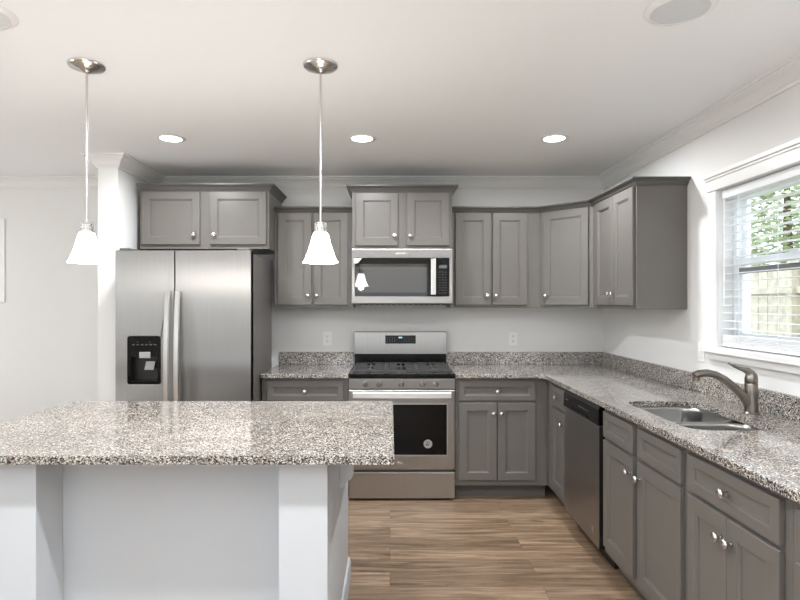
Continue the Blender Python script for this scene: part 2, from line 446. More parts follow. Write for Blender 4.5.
def wall_cabinet(label, loc, rz, Wd, depth, z0, z1, doors, crown_z=None, left=True, right=True, group='grey wall cabinets'):
    t = thing('wall_cabinet', label, 'cabinet', (loc[0], loc[1], z0), rz, group)
    box(0.0005, Wd - 0.0005, 0, depth, 0, z1 - z0).build('body', 'cab', t)
    fronts(t, [(a, b, c - z0, d - z0, k) for a, b, c, d, k in doors], [], 'up')
    if crown_z:
        pth = []
        if left is True: pth.append((0, depth))
        pth += [(-0.012 if left == 'end' else 0, 0), (Wd, 0)]
        if right: pth.append((Wd, depth))
        MB().sweep(pth, crown_prof(crown_z[0] - z0, crown_z[1] - z0, 0.042)).build('crown_molding', 'cabcrown', t)
    return t
ZD = (0.146, 0.705); ZW = (0.721, 0.856)
YF = 4.105   # face frame plane, back run
DPB = YB - YF - 0.002
base_cabinet('grey base cabinet with one drawer, between the refrigerator and the range', (-0.925, YF, 0), 0, 0.627, DPB,
    [(0.038, 0.311, *ZD, 0.285), (0.317, 0.587, *ZD, 0.345)], [(0.038, 0.587, *ZW, True)])
base_cabinet('grey two-door base cabinet with a drawer, just right of the range', (0.472, YF, 0), 0, 0.671, DPB,
    [(0.027, 0.298, *ZD, 0.273), (0.305, 0.576, *ZD, 0.330)], [(0.027, 0.576, *ZW, True)])
XF = 1.145
DPR = XR - XF - 0.002
RZ = -PI / 2
base_cabinet('narrow grey base cabinet in the corner, left of the dishwasher', (XF, 4.103, 0), RZ, 0.458, DPR,
    [(0.145, 0.450, *ZD, 0.42)], [(0.145, 0.450, *ZW, True)])
y0 = 3.02
sb = base_cabinet('grey sink base cabinet with two false drawer fronts, right of the dishwasher', (XF, y0, 0), RZ, 0.83, DPR,
    [(y0 - 2.995, y0 - 2.631, *ZD, y0 - 2.631 - 0.028), (y0 - 2.582, y0 - 2.20, *ZD, y0 - 2.582 + 0.028)],
    [(y0 - 2.995, y0 - 2.631, *ZW, False), (y0 - 2.582, y0 - 2.20, *ZW, False)], zt=0.69)
# the sink base is open at the top for the bowls: side, front and back panels above the bowl floor
fr = MB(); fr.box(0.0005, 0.8295, 0, 0.02, 0.69, 0.883); fr.box(0.0005, 0.018, 0.02, DPR, 0.69, 0.883); fr.box(0.812, 0.8295, 0.02, DPR, 0.69, 0.883)
fr.build('face_frame', 'cab', sb)
y0 = 2.19
base_cabinet('grey base cabinet with one wide drawer over two doors, right of the sink base', (XF, y0, 0), RZ, 0.58, DPR,
    [(y0 - 2.148, y0 - 1.898 - .001, *ZD, y0 - 1.898 - 0.028), (y0 - 1.897 + .001, y0 - 1.641, *ZD, y0 - 1.897 + 0.028)],
    [(y0 - 2.148, y0 - 1.641, *ZW, True)])
y0 = 1.61
base_cabinet('grey base cabinet cut by the right edge of the photo, nearest the camera', (XF, y0, 0), RZ, 0.61, DPR,
    [(0.035, 0.302, *ZD, 0.275), (0.306, 0.575, *ZD, 0.335)], [(0.035, 0.575, *ZW, True)])

# wall cabinets
ZU = (1.410, 2.128)
YU = 4.45
UD = YB - YU - 0.002
x0 = -1.874
wall_cabinet('short wide grey wall cabinet above the refrigerator', (x0, 4.254, 0), 0, 0.967, YB - 4.254 - 0.002, 1.832, 2.272,
    [(0.018, 0.452, 1.862, 2.258, 0.412), (0.528, 0.948, 1.862, 2.258, 0.562)], (2.262, 2.316), left='end')
x0 = -0.9055
wall_cabinet('tall grey two-door wall cabinet between the refrigerator and the microwave', (x0, YU, 0), 0, 0.614, UD, 1.388, 2.145,
    [(0.028, 0.290, *ZU, 0.266), (0.310, 0.574, *ZU, 0.334)], (2.131, 2.177), left=False, right=False)
x0 = -0.288
wall_cabinet('short grey wall cabinet directly above the microwave', (x0, 4.295, 0), 0, 0.758, YB - 4.295 - 0.002, 1.834, 2.272,
    [(0.030, 0.348, 1.859, 2.255, 0.322), (0.415, 0.734, 1.859, 2.255, 0.441)], (2.262, 2.314))
x0 = 0.472
wall_cabinet('tall grey two-door wall cabinet just right of the microwave', (x0, YU, 0), 0, 0.706, UD, 1.388, 2.145,
    [(0.040, 0.314, *ZU, 0.288), (0.330, 0.600, *ZU, 0.356)])
# corner diagonal
A = Vector((1.18, YU)); B = Vector((1.485, 4.145))
dr = (B - A); ang = math.atan2(dr.y, dr.x); L = dr.length
t = thing('wall_cabinet', 'grey diagonal corner wall cabinet with a single door', 'cabinet', (A.x, A.y, 1.388), ang, 'grey wall cabinets')
ci, si = math.cos(-ang), math.sin(-ang)
def loc2(p): q = Vector(p) - A; return (q.x * ci - q.y * si, q.x * si + q.y * ci)
MB().prism([loc2(p) for p in ((A.x, A.y), (B.x, B.y), (XR - 0.002, B.y), (XR - 0.002, YB - 0.002), (A.x, YB - 0.002))], [], 0, 0.757, XY).build('body', 'cab', t)
fronts(t, [(0.030, L - 0.030, ZU[0] - 1.388, ZU[1] - 1.388, 0.062)], [], 'up')
y0 = 4.143
wall_cabinet('grey two-door wall cabinet on the right wall, beside the window', (1.485, y0, 0), RZ, 0.733, XR - 1.485 - 0.002, 1.388, 2.145,
    [(0.085, 0.400, *ZU, 0.372), (0.406, 0.713, *ZU, 0.434)])
cr = MB().sweep([(0.472, 4.4495), (1.18, 4.4495), (1.4845, 4.145), (1.4845, 3.4095), (XR - 0.002, 3.4095)], crown_prof(2.131, 2.177, 0.042)).build('crown_molding', 'cabcrown')
tag(cr, 'grey crown molding bending along the tops of the corner wall cabinets', 'molding')

# ------------------------------------------------------------------ worktops
def worktop(name, label, outer, holes, z0=0.884, z1=0.914):
    t = thing(name, label, 'countertop', (outer[0][0], outer[0][1], z0))
    o = outer[0]
    f = lambda u, v, w: (u - o[0], v - o[1], w - z0)
    MB().prism(outer, holes, z0, z1, f).build('slab', 'granite', t, bevel=0.003)
    return t, f
YE = 4.064; XE = 1.10
t, f = worktop('worktop', 'short granite worktop between the refrigerator and the range', [(-0.928, YE), (-0.299, YE), (-0.299, YB - 0.001), (-0.928, YB - 0.001)], [])
box(0.0, 0.629, 4.734 - YE, YB - 0.001 - YE, 0.0302, 0.132).build('backsplash', 'granite', t, bevel=0.002)
SX0, SX1, SY0, SY1 = 1.215, 1.585, 2.275, 2.955
outer = [(0.471, YE), (XE - 0.05, YE), (XE - 0.012, YE - 0.012), (XE, YE - 0.05), (XE, 1.0), (XR - 0.001, 1.0), (XR - 0.001, YB - 0.001), (0.471, YB - 0.001)]
t, f = worktop('worktop', 'long L-shaped granite worktop running from the range past the sink', outer, [rrect(SX0, SX1, SY0, SY1, 0.085)])
b = MB(); b.box(0, 1.768 - 0.471, 4.734 - YE, YB - 0.001 - YE, 0.0302, 0.132)
b.build('backsplash', 'granite', t, bevel=0.002)
box(1.7685 - 0.471, XR - 0.001 - 0.471, 1.0 - YE, YB - 0.001 - YE, 0.0302, 0.132).build('backsplash', 'granite', t, bevel=0.002)

# sink
sk = thing('sink', 'stainless steel double-bowl undermount sink below the window', 'sink', ((SX0 + SX1) / 2, (SY0 + SY1) / 2, 0.70))
def bowl(ya, yb, r):
    m = MB(); xa, xb = SX0 + 0.004 - sk.location.x, SX1 - 0.004 - sk.location.x
    a0, b0 = ya - sk.location.y, yb - sk.location.y
    loops = []
    for ins, z in ((-0.012, 0.183), (0.0, 0.183), (0.002, 0.17), (0.010, 0.03), (0.03, 0.008), (0.06, 0.002)):
        loops.append([(p[0], p[1], z) for p in rrect(xa + ins, xb - ins, a0 + ins, b0 - ins, max(0.02, r - ins * 0.3), 7)])
    n = len(loops[0]); vs = [p for q in loops for p in q]; fs = []
    for i in range(len(loops) - 1):
        for k in range(n):
            a, c = i * n + k, i * n + (k + 1) % n
            fs.append((a, c, c + n, a + n))
    fs.append(tuple(range((len(loops) - 1) * n, len(loops) * n)))
    m.add(vs, fs)
    o = m.build('bowl', 'sinksteel', sk, smooth=True)
    so = o.modifiers.new('thick', 'SOLIDIFY'); so.thickness = 0.0015; so.offset = -1
    MB().lathe([(0.042, 0.0), (0.040, 0.003), (0.030, 0.001), (0.012, 0.0005)], ((xa + xb) / 2, (a0 + b0) / 2, 0.0045), n=20).build('drain', 'nickel', sk, smooth=True)
ym = 2.575
bowl(SY0 + 0.004, ym - 0.014, 0.08); bowl(ym + 0.014, SY1 - 0.004, 0.08)
# faucet
fc = thing('faucet', 'brushed nickel single-lever kitchen faucet behind the sink', 'faucet', (1.663, 2.61, 0.9142))
MB().lathe([(0.033, 0), (0.033, 0.006), (0.029, 0.010), (0.028, 0.05), (0.027, 0.10), (0.0275, 0.138), (0.026, 0.141)], n=28).build('body', 'faucet', fc, smooth=True)
MB().lathe([(0.026, 0.142), (0.0275, 0.146), (0.027, 0.165), (0.023, 0.183), (0.014, 0.194), (0.002, 0.197)], n=28).build('cap', 'faucet', fc, smooth=True)
pt = [(-0.002, 0.035), (-0.022, 0.062), (-0.047, 0.090), (-0.082, 0.124), (-0.125, 0.160), (-0.165, 0.181), (-0.205, 0.189), (-0.240, 0.185), (-0.262, 0.176)]
MB().tube([(x, 0, z) for x, z in pt], [0.024, 0.0225, 0.0205, 0.019, 0.0175, 0.017, 0.0175, 0.0185, 0.0175], 16).build('spout', 'faucet', fc, smooth=True)
MB().lathe([(0.0145, 0.0), (0.0145, 0.018), (0.012, 0.020)], (-0.252, 0, 0.172), '-z', 16).build('spray_head', 'faucet', fc, smooth=True)
hp = [(-0.004, 0.186), (-0.018, 0.198), (-0.038, 0.205), (-0.062, 0.213), (-0.085, 0.223), (-0.106, 0.234)]
MB().tube([(x, 0, z) for x, z in hp], [0.020, 0.016, 0.010, 0.0075, 0.006, 0.004], 12).build('lever', 'faucet', fc, smooth=True)

# ------------------------------------------------------------------ island
ib = thing('kitchen_island', 'white painted island base with corner posts below the granite top', 'island', (-0.2165, 1.962, 0))
ox, oy = -0.2165, 1.962
def ibx(x0, x1, y0, y1, z0, z1): return box(x0 - ox, x1 - ox, y0 - oy, y1 - oy, z0, z1)
ibx(-1.384, ox, 2.125, 2.935, 0, 0.883).build('body', 'island', ib)
for a, b in ((-0.385, -0.2165), (-1.384, -1.225)):
    ibx(a, b, 1.962, 2.1245, 0, 0.883).build('post', 'island', ib, bevel=0.001)
base = [(0, 0.001), (0.014, 0.001), (0.014, 0.085), (0.008, 0.108), (0, 0.112)]
P = lambda *a: [(x - ox, y - oy) for x, y in a]
def rsweep(path, prof): return MB().sweep(path, prof)
rsweep(P((-1.384, 2.95), (-1.384, 1.9615), (-1.225, 1.9615), (-1.225, 2.1245), (-0.385, 2.1245), (-0.385, 1.9615), (ox + .0005, 1.9615), (ox + .0005, 2.9355))[0:8], base).build('baseboard', 'island', ib)
cp_ = [(0, 0.628), (0.012, 0.634), (0.026, 0.648), (0.036, 0.662), (0.050, 0.668), (0.057, 0.680), (0.058, 0.740), (0.070, 0.775), (0.095, 0.810), (0.130, 0.832), (0.138, 0.845), (0.138, 0.883), (0, 0.883)]
MB().prism([(u + 0.0005, v) for u, v in cp_], [], 2.43 - oy, 2.475 - oy, XZ).build('corbel', 'island', ib, bevel=0.002)
it = thing('island_worktop', 'large speckled granite island worktop in the foreground', 'countertop', (-0.82, 2.42, 0.884))
MB().prism([(-1.656 + .82, 1.894 - 2.42), (0.0145 + .82, 1.894 - 2.42), (0.0145 + .82, 2.953 - 2.42), (-1.656 + .82, 2.953 - 2.42)], [], 0, 0.03, XY).build('slab', 'granite', it, bevel=0.0015)

# ------------------------------------------------------------------ refrigerator
rf = thing('refrigerator', 'stainless side-by-side refrigerator with a door dispenser, left of the range', 'refrigerator', (-1.389, 3.805, 0))
fx = lambda x: x + 1.389
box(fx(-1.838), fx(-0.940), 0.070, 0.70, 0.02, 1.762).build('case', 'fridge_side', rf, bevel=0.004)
box(fx(-1.82), fx(-0.96), 0.06, 0.1, 0.0, 0.075).build('toe_grille', 'plastic', rf)
# freezer door with a recess for the dispenser
a, b = fx(-1.845), fx(-1.449); dz0, dz1 = 0.88, 1.20; dx0, dx1 = fx(-1.762), fx(-1.538)
fd = MB().prism([(a, 0.085), (b, 0.085), (b, 1.78), (a, 1.78)], [rrect(dx0 + .002, dx1 - .002, dz0 + .002, dz1 - .002, 0.012, 3)[::-1]], 0.0, 0.068, XZ).build('freezer_door', 'steelx', rf, bevel=0.006)
c, d = fx(-1.443), fx(-0.933)
rd = box(c, d, 0.0, 0.068, 0.085, 1.78).build('refrigerator_door', 'steelx', rf, bevel=0.006)
dp = MB().prism(rrect(dx0, dx1, dz0, dz1, 0.013, 3), [rrect(dx0 + 0.02, dx1 - 0.02, dz0 + 0.02, dz0 + 0.185, 0.01, 3)[::-1]], -0.003, 0.002, XZ).build('dispenser', 'blackglass', fd)
rc = MB(); e0, e1, e2, e3 = dx0 + 0.018, dx1 - 0.018, dz0 + 0.018, dz0 + 0.187
rc.box(e0, e1, 0.060, 0.064, e2, e3); rc.box(e0, e0 + .003, 0.002, 0.06, e2, e3); rc.box(e1 - .003, e1, 0.002, 0.06, e2, e3)
rc.box(e0, e1, 0.002, 0.06, e3 - .003, e3); rc.box(e0, e1, 0.002, 0.06, e2, e2 + .003)
rc.build('recess', 'plastic', fd)
box(fx(-1.681), fx(-1.606), -0.008, -0.0031, 1.056, 1.097).build('dispenser_button', 'greyplastic', fd, bevel=0.003)
MB().add([(fx(-1.655), 0.012, 0.975), (fx(-1.592), 0.012, 0.975), (fx(-1.588), 0.03, 1.03), (fx(-1.650), 0.03, 1.03),
          (fx(-1.655), 0.018, 0.973), (fx(-1.592), 0.018, 0.973), (fx(-1.588), 0.037, 1.03), (fx(-1.650), 0.037, 1.03)],
         [(0, 1, 2, 3), (7, 6, 5, 4), (0, 4, 5, 1), (1, 5, 6, 2), (2, 6, 7, 3), (3, 7, 4, 0)]).build('paddle', 'greyplastic', fd, bevel=0.002)
ic = MB()
for k in range(6):
    xx = fx(-1.728) + k * 0.029
    ic.box(xx, xx + 0.014, -0.0045, -0.0032, 1.142, 1.148)
ic.box(fx(-1.695), fx(-1.689), -0.0045, -0.0032, 1.160, 1.166); ic.box(fx(-1.613), fx(-1.607), -0.0045, -0.0032, 1.160, 1.166)
ic.build('icons', 'print', fd)
def bar_handle(x, parent, z0, z1, w=0.019):
    m = MB(); n = 16; L = []
    for i in range(n + 1):
        s_ = i / n; z = z0 + (z1 - z0) * s_; bow = 0.035 + 0.028 * math.sin(PI * s_) ** 0.8
        L.append((z, -bow))
    vs = []; fs = []
    for z, y in L:
        for dx, dy in ((-w, 0.0), (-w * 0.7, -0.008), (w * 0.7, -0.008), (w, 0.0), (w * 0.7, 0.008), (-w * 0.7, 0.008)):
            vs.append((x + dx, y + dy, z))
    for i in range(n):
        for k in range(6):
            a_, b_ = i * 6 + k, i * 6 + (k + 1) % 6
            fs.append((a_, b_, b_ + 6, a_ + 6))
    fs.append((0, 1, 2, 3, 4, 5)); fs.append(tuple(n * 6 + k for k in range(6)))
    m.add(vs, fs)
    m.box(x - 0.012, x + 0.012, -0.036, -0.0005, z0 + 0.004, z0 + 0.04); m.box(x - 0.012, x + 0.012, -0.036, -0.0005, z1 - 0.04, z1 - 0.004)
    m.build('handle', 'handle', parent, smooth=True)
bar_handle(fx(-1.480), fd, 0.55, 1.505); bar_handle(fx(-1.412), rd, 0.55, 1.505)
for x in (a + 0.02, d - 0.10): box(x, x + 0.08, 0.02, 0.14, 1.7805, 1.795).build('hinge_cover', 'fridge_side', rf, bevel=0.003)

# ------------------------------------------------------------------ range
rg = thing('range', 'stainless freestanding gas range with five knobs and black oven window', 'stove', (-0.295, 4.08, 0))
gx = lambda x: x + 0.295
Wd = 0.762
box(0.002, Wd - 0.002, 0.035, 0.655, 0.03, 0.895).build('body', 'fridge_side', rg)
for x in (0.06, Wd - 0.06):
    for y in (0.09, 0.60): MB().lathe([(0.018, 0), (0.018, 0.008), (0.010, 0.010), (0.010, 0.0305)], (x, y, 0), n=12).build('foot', 'plastic', rg)
dw = box(0.0, Wd, 0.0, 0.034, 0.018, 0.207).build('storage_drawer', 'steelr', rg, bevel=0.004)
od = MB().prism([(0.0, 0.226), (Wd, 0.226), (Wd, 0.798), (0.0, 0.798)], [[(0.056, 0.330), (Wd - 0.056, 0.330), (Wd - 0.056, 0.697), (0.056, 0.697)]], 0.0, 0.033, XZ).build('oven_door', 'steelr', rg, bevel=0.004)
box(0.0565, Wd - 0.0565, 0.004, 0.02, 0.3305, 0.6965).build('oven_window', 'ovenglass', od)
wfm = MB().prism([(0.052, 0.326), (Wd - 0.052, 0.326), (Wd - 0.052, 0.701), (0.052, 0.701)], [[(0.058, 0.332), (Wd - 0.058, 0.332), (Wd - 0.058, 0.695), (0.058, 0.695)]], -0.002, 0.0, XZ).build('window_trim', 'handle', od)
hh = MB(); n = 14; vs = []; fs = []
for i in range(n + 1):
    s_ = i / n; x = 0.030 + (Wd - 0.060) * s_; y = -0.036 - 0.014 * math.sin(PI * s_)
    for dz, dy in ((-0.024, 0.0), (-0.018, -0.008), (0.018, -0.010), (0.024, -0.003), (0.020, 0.006), (-0.018, 0.006)):
        vs.append((x, y + dy, 0.766 + dz))
for i in range(n):
    for k in range(6):
        q, r_ = i * 6 + k, i * 6 + (k + 1) % 6; fs.append((q, r_, r_ + 6, q + 6))
fs += [(0, 1, 2, 3, 4, 5), tuple(n * 6 + k for k in range(6))]
hh.add(vs, fs); hh.box(0.032, 0.060, -0.034, -0.0005, 0.752, 0.780); hh.box(Wd - 0.060, Wd - 0.032, -0.034, -0.0005, 0.752, 0.780)
hh.build('oven_handle', 'oven_bar', od, smooth=True)
sk2 = MB().lathe([(0.0315, 0.0), (0.0315, 0.0008)], (gx(0.273), 0.0035, 0.410), '-y', 28).build('round_sticker', 'greyplastic', od)
im = MB(); 
for (u, v, a_, b_) in ((-0.016, -0.012, 0.010, 0.012), (-0.002, -0.014, 0.008, 0.016), (-0.010, 0.004, 0.012, 0.006), (-0.018, 0.014, 0.03, 0.003), (0.010, -0.004, 0.003, 0.014)):
    im.box(gx(0.273) + u, gx(0.273) + u + a_, 0.0018, 0.0027, 0.410 + v, 0.410 + v + b_)
im.build('sticker_print', 'slot', sk2)
def emblem(cx, cz, y, w, parent, mat='handle'):
    m = MB(); pts = [(cx - w * 0.5, y, cz)]
    ring = []
    for k in range(17):
        t_ = 2 * PI * k / 16; ring.append((cx + w * 0.30 * math.cos(t_) - w * 0.1, y, cz + w * 0.10 * math.sin(t_) + 0.1 * w * math.cos(t_) * 0.3))
    m.tube(ring, w * 0.012, 6)
    for k in range(7): m.box(cx - w * 0.36 + k * w * 0.11, cx - w * 0.29 + k * w * 0.11, y - 0.0008, y + 0.0008, cz - w * 0.035, cz + w * 0.035)
    m.build('emblem', mat, parent)
emblem(gx(0.075), 0.277, -0.0012, 0.05, od)
box(0.0, Wd, -0.002, 0.034, 0.806, 0.880).build('control_panel', 'steelr', rg, bevel=0.004)
kn = None
for px in (365.5, 379, 401.3, 422.5, 436):
    x = gx((px - 390) / 139.0)
    if kn is None:
        kn = MB().lathe([(0.021, 0), (0.021, 0.006), (0.0175, 0.008), (0.0165, 0.028), (0.014, 0.031), (0.004, 0.032)], axis='-y', n=24).box(-0.004, 0.004, -0.040, -0.02, -0.0165, 0.0165).build('knob', 'faucet', rg, smooth=True)
        k_ = kn
        sl = box(-0.0012, 0.0012, -0.0408, -0.0395, -0.010, 0.014).build('pointer', 'slot', kn)
    else:
        k_ = copy_tree(kn, rg)
    k_.location = (x, -0.002, 0.841)
box(-0.001, Wd + 0.001, -0.012, 0.600, 0.8855, 0.916).build('cooktop', 'black', rg, bevel=0.005)
# grates: three cast iron sections
def grate(xa, xb):
    m = MB(); ya, yb = 0.035, 0.565; z0, z1 = 0.928, 0.940; t_ = 0.006
    for x in (xa, xb): m.box(x - t_, x + t_, ya, yb, z0, z1)
    for y in (ya, (ya + yb) / 2, yb): m.box(xa, xb, y - t_, y + t_, z0, z1)
    xc = (xa + xb) / 2
    for yc in ((ya + (ya + yb) / 2) / 2, (yb + (ya + yb) / 2) / 2):
        for q in (-1, 1):
            m.box(xc - 0.005 + 0, xc + 0.005, min(yc + q * 0.03, yc + q * 0.13), max(yc + q * 0.03, yc + q * 0.13), z0, z1)
            m.box(min(xc + q * 0.03, xa if q < 0 else xb), max(xc + q * 0.03, xa if q < 0 else xb), yc - 0.005, yc + 0.005, z0, z1)
    for x in (xa, xb):
        for y in (ya + .01, yb - .01): m.box(x - 0.006, x + 0.006, y - 0.008, y + 0.008, 0.9165, z0)
    m.build('grate', 'iron', rg)
grate(0.030, 0.262); grate(0.276, 0.486); grate(0.500, 0.732)
for (x, y, r) in ((0.146, 0.165, 0.045), (0.146, 0.435, 0.038), (0.381, 0.30, 0.05), (0.616, 0.165, 0.045), (0.616, 0.435, 0.038)):
    MB().lathe([(r, 0.0), (r, 0.008), (r * 0.75, 0.009), (r * 0.75, 0.014), (r * 0.6, 0.015)], (x, y, 0.9165), n=20).build('burner', 'plastic', rg, smooth=True)
box(0.004, Wd - 0.004, 0.601, 0.668, 0.896, 1.006).build('rear_riser', 'black', rg)
bgd = MB().box(-0.002, Wd + 0.002, 0.592, 0.668, 1.0065, 1.188).build('backguard', 'steelr', rg, bevel=0.005)
box(-0.002, Wd + 0.002, 0.586, 0.5919, 1.007, 1.020).build('backguard_lip', 'steelr', bgd)
dsp = box(0.256, 0.507, 0.589, 0.5919, 1.090, 1.158).build('display', 'ovenglass', bgd, bevel=0.001)
lc = MB(); lc.box(0.366, 0.396, 0.588, 0.5889, 1.135, 1.146)
lc.build('digits', 'lcd', dsp)
pr = MB()
for zz in (1.105, 1.120, 1.136):
    for k in list(range(4)) + list(range(7, 12)):
        pr.box(0.270 + k * 0.0198, 0.278 + k * 0.0198, 0.588, 0.5889, zz, zz + 0.004)
pr.build('printed_legend', 'print', dsp)

# ------------------------------------------------------------------ microwave
mw = thing('microwave', 'stainless over-the-range microwave with black glass door, below the short cabinet', 'microwave', (-0.288, 4.257, 1.414))
Wm = 0.758
box(0.001, Wm - 0.001, 0.037, YB - 4.257 - 0.003, 0.0, 0.416).build('body', 'plastic', mw)
fp = MB().prism([(0, 0.006), (Wm, 0.006), (Wm, 0.417), (0, 0.417)], [[(0.024, 0.062), (Wm - 0.024, 0.062), (Wm - 0.024, 0.348), (0.024, 0.348)]], 0.0, 0.036, XZ).build('door_frame', 'steelx', mw, bevel=0.004)
dg = box(0.0245, 0.612, 0.003, 0.034, 0.0625, 0.3475).build('door_glass', 'blackglass', mw)
box(0.063, 0.562, 0.0018, 0.0029, 0.090, 0.305).build('viewing_window', 'microglass', dg)
cp = box(0.6125, Wm - 0.0245, 0.003, 0.034, 0.0625, 0.3475).build('control_panel', 'blackglass', mw)
box(0.655, 0.715, 0.0022, 0.0029, 0.272, 0.296).build('display', 'print', cp)
pr = MB()
for r_ in range(9):
    for k in range(3): pr.box(0.655 + k * 0.022, 0.668 + k * 0.022, 0.0022, 0.0029, 0.085 + r_ * 0.0195, 0.0885 + r_ * 0.0195)
pr.build('printed_legend', 'print', cp)
m = MB(); m.box(0.592, 0.630, -0.045, -0.034, 0.072, 0.342); m.box(0.600, 0.622, -0.034, 0.0028, 0.080, 0.105); m.box(0.600, 0.622, -0.034, 0.0028, 0.309, 0.334)
m.build('handle', 'handle', mw, bevel=0.004)
MB().prism([(0.018, 0.310), (0.045, 0.310), (0.078, 0.347), (0.018, 0.347)], [], -0.0008, -0.0002, XZ).build('protective_film_corner', 'white', mw)
emblem(0.375, 0.382, -0.0012, 0.11, fp)
m = MB()
for k in range(16): m.box(0.05 + k * 0.042, 0.08 + k * 0.042, 0.045, 0.075, -0.004, -0.0005)
m.build('bottom_vent', 'plastic', mw)

# ------------------------------------------------------------------ dishwasher
dwr = thing('dishwasher', 'stainless dishwasher with black control strip, in the right-hand cabinet run', 'dishwasher', (1.118, 3.637, 0), RZ)
Wd2 = 0.606
box(0.004, Wd2 - 0.004, 0.03, 0.60, 0.10, 0.872).build('tub', 'plastic', dwr)
box(0.004, Wd2 - 0.004, 0.085, 0.60, 0.0, 0.0995).build('toe_panel', 'plastic', dwr)
dd = box(0.0, Wd2 - 0.002, 0.0, 0.029, 0.105, 0.766).build('door', 'steely', dwr, bevel=0.003)
box(Wd2 - 0.0018, Wd2, 0.001, 0.029, 0.106, 0.765).build('door_edge', 'plastic', dd)
cp = MB().prism([(0.767, -0.006), (0.767, 0.029), (0.872, 0.029), (0.872, 0.004), (0.852, -0.004)], [], 0.0, Wd2, lambda u, v, w: (w, v, u)).build('control_strip', 'black', dwr, bevel=0.002)
m = MB(); m.box(0.17, 0.44, -0.013, -0.0065, 0.778, 0.790)
m.build('handle_pull', 'black', cp, bevel=0.002)
for k in range(5): box(0.30 + k * 0.035, 0.315 + k * 0.035, -0.0075, -0.0062, 0.815, 0.823).build('button', 'print', cp)
box(0.05, 0.09, -0.0075, -0.0062, 0.815, 0.822).build('printed_legend', 'print', cp)
m = MB(); m.box(0.50, 0.52, -0.0008, -0.0001, 0.178, 0.184); m.box(0.505, 0.517, -0.0008, -0.0001, 0.160, 0.176); m.box(0.503, 0.521, -0.0008, -0.0001, 0.186, 0.196)
m.build('emblem', 'greyplastic', dd)

# ------------------------------------------------------------------ wall plates
def outlet(label, loc, rz, switch=False):
    t = thing('wall_outlet' if not switch else 'light_switch', label, 'outlet' if not switch else 'switch', loc, rz, 'white wall plates above the worktops')
    box(-0.035, 0.035, -0.006, -0.0005, -0.057, 0.057).build('plate', 'white', t, bevel=0.002)
    if switch:
        box(-0.016, 0.016, -0.009, -0.0061, -0.033, 0.033).build('rocker', 'white', t, bevel=0.002)
    else:
        for z in (-0.020, 0.020):
            r = MB().lathe([(0.0165, 0), (0.0165, 0.0015)], (0, -0.0061, z), '-y', 18).build('socket', 'white', t)
            s_ = MB(); s_.box(-0.0075, -0.0045, -0.0083, -0.0077, z - 0.002, z + 0.008); s_.box(0.0045, 0.0075, -0.0083, -0.0077, z - 0.002, z + 0.008); s_.box(-0.002, 0.002, -0.0083, -0.0077, z - 0.010, z - 0.006)
            s_.build('slots', 'slot', r)
outlet('white wall outlet on the back wall, left of the range', (-0.525, YB, 1.125), 0)
outlet('white wall outlet on the back wall, right of the range', (1.03, YB, 1.125), 0)
outlet('white switch plate on the right wall, left of the window', (XR, 3.255, 1.145), RZ, True)
cv = box(-0.25, 0.25, -0.022, -0.001, 0, 0.70).build('wall_panel', 'white', bevel=0.004)
cv.location = (-3.472, YB, 1.43); tag(cv, 'plain white rectangular wall panel cut by the left edge of the photo', 'wall panel')

# ------------------------------------------------------------------ ceiling lights
LP = [(-1.395, 3.61), (-0.178, 3.61), (1.045, 3.61), (-1.395, 1.25), (-0.178, 1.25), (1.045, 1.25), (-3.9, 3.0), (-3.9, 0.2), (-1.8, -1.8)]
LL = ['recessed ceiling light above the refrigerator, leftmost of the lit row', 'recessed ceiling light in the middle of the lit row, left of the range',
      'recessed ceiling light nearest the right wall in the lit row']
proto = thing('recessed_ceiling_light', LL[0], 'ceiling light', (LP[0][0], LP[0][1], ZC), 0, 'recessed ceiling lights')
MB().lathe([(0.066, 0.001), (0.066, 0.006), (0.086, 0.006), (0.092, 0.001)], axis='-z', n=32, cap=False).build('trim_ring', 'trim', proto, smooth=True)
MB().lathe([(0.0655, 0.0015), (0.0655, 0.004), (0.06, 0.0045)], axis='-z', n=32).build('lens', 'lens', proto, smooth=True)
POW = 19
for i, (x, y) in enumerate(LP):
    o = proto if i == 0 else copy_tree(proto)
    o.location = (x, y, ZC)
    o['label'] = LL[i] if i < 3 else 'recessed ceiling light behind the camera, out of the picture'
    a_ = area('recessed_lamp', (x, y, ZC - 0.012), (0, 0, 0), 0.12, 0.12, POW if i < 6 else 7, (0.92, 0.958, 1.0), 'DISK', math.radians(170))
sp0 = thing('ceiling_speaker', 'round grey ceiling speaker with a white rim, toward the right wall', 'speaker', (1.033, 2.02, ZC), 0, 'round ceiling speakers')
MB().lathe([(0.098, 0.0005), (0.098, 0.012), (0.110, 0.010), (0.120, 0.001)], axis='-z', n=36, cap=False).build('rim', 'trim', sp0, smooth=True)
MB().lathe([(0.0975, 0.001), (0.0975, 0.009), (0.05, 0.0105), (0.001, 0.011)], axis='-z', n=36).build('grille', 'speaker', sp0, smooth=True)
s2 = copy_tree(sp0); s2.location = (-1.485, 2.05, ZC); s2['label'] = 'round grey ceiling speaker cut by the left edge of the photo'

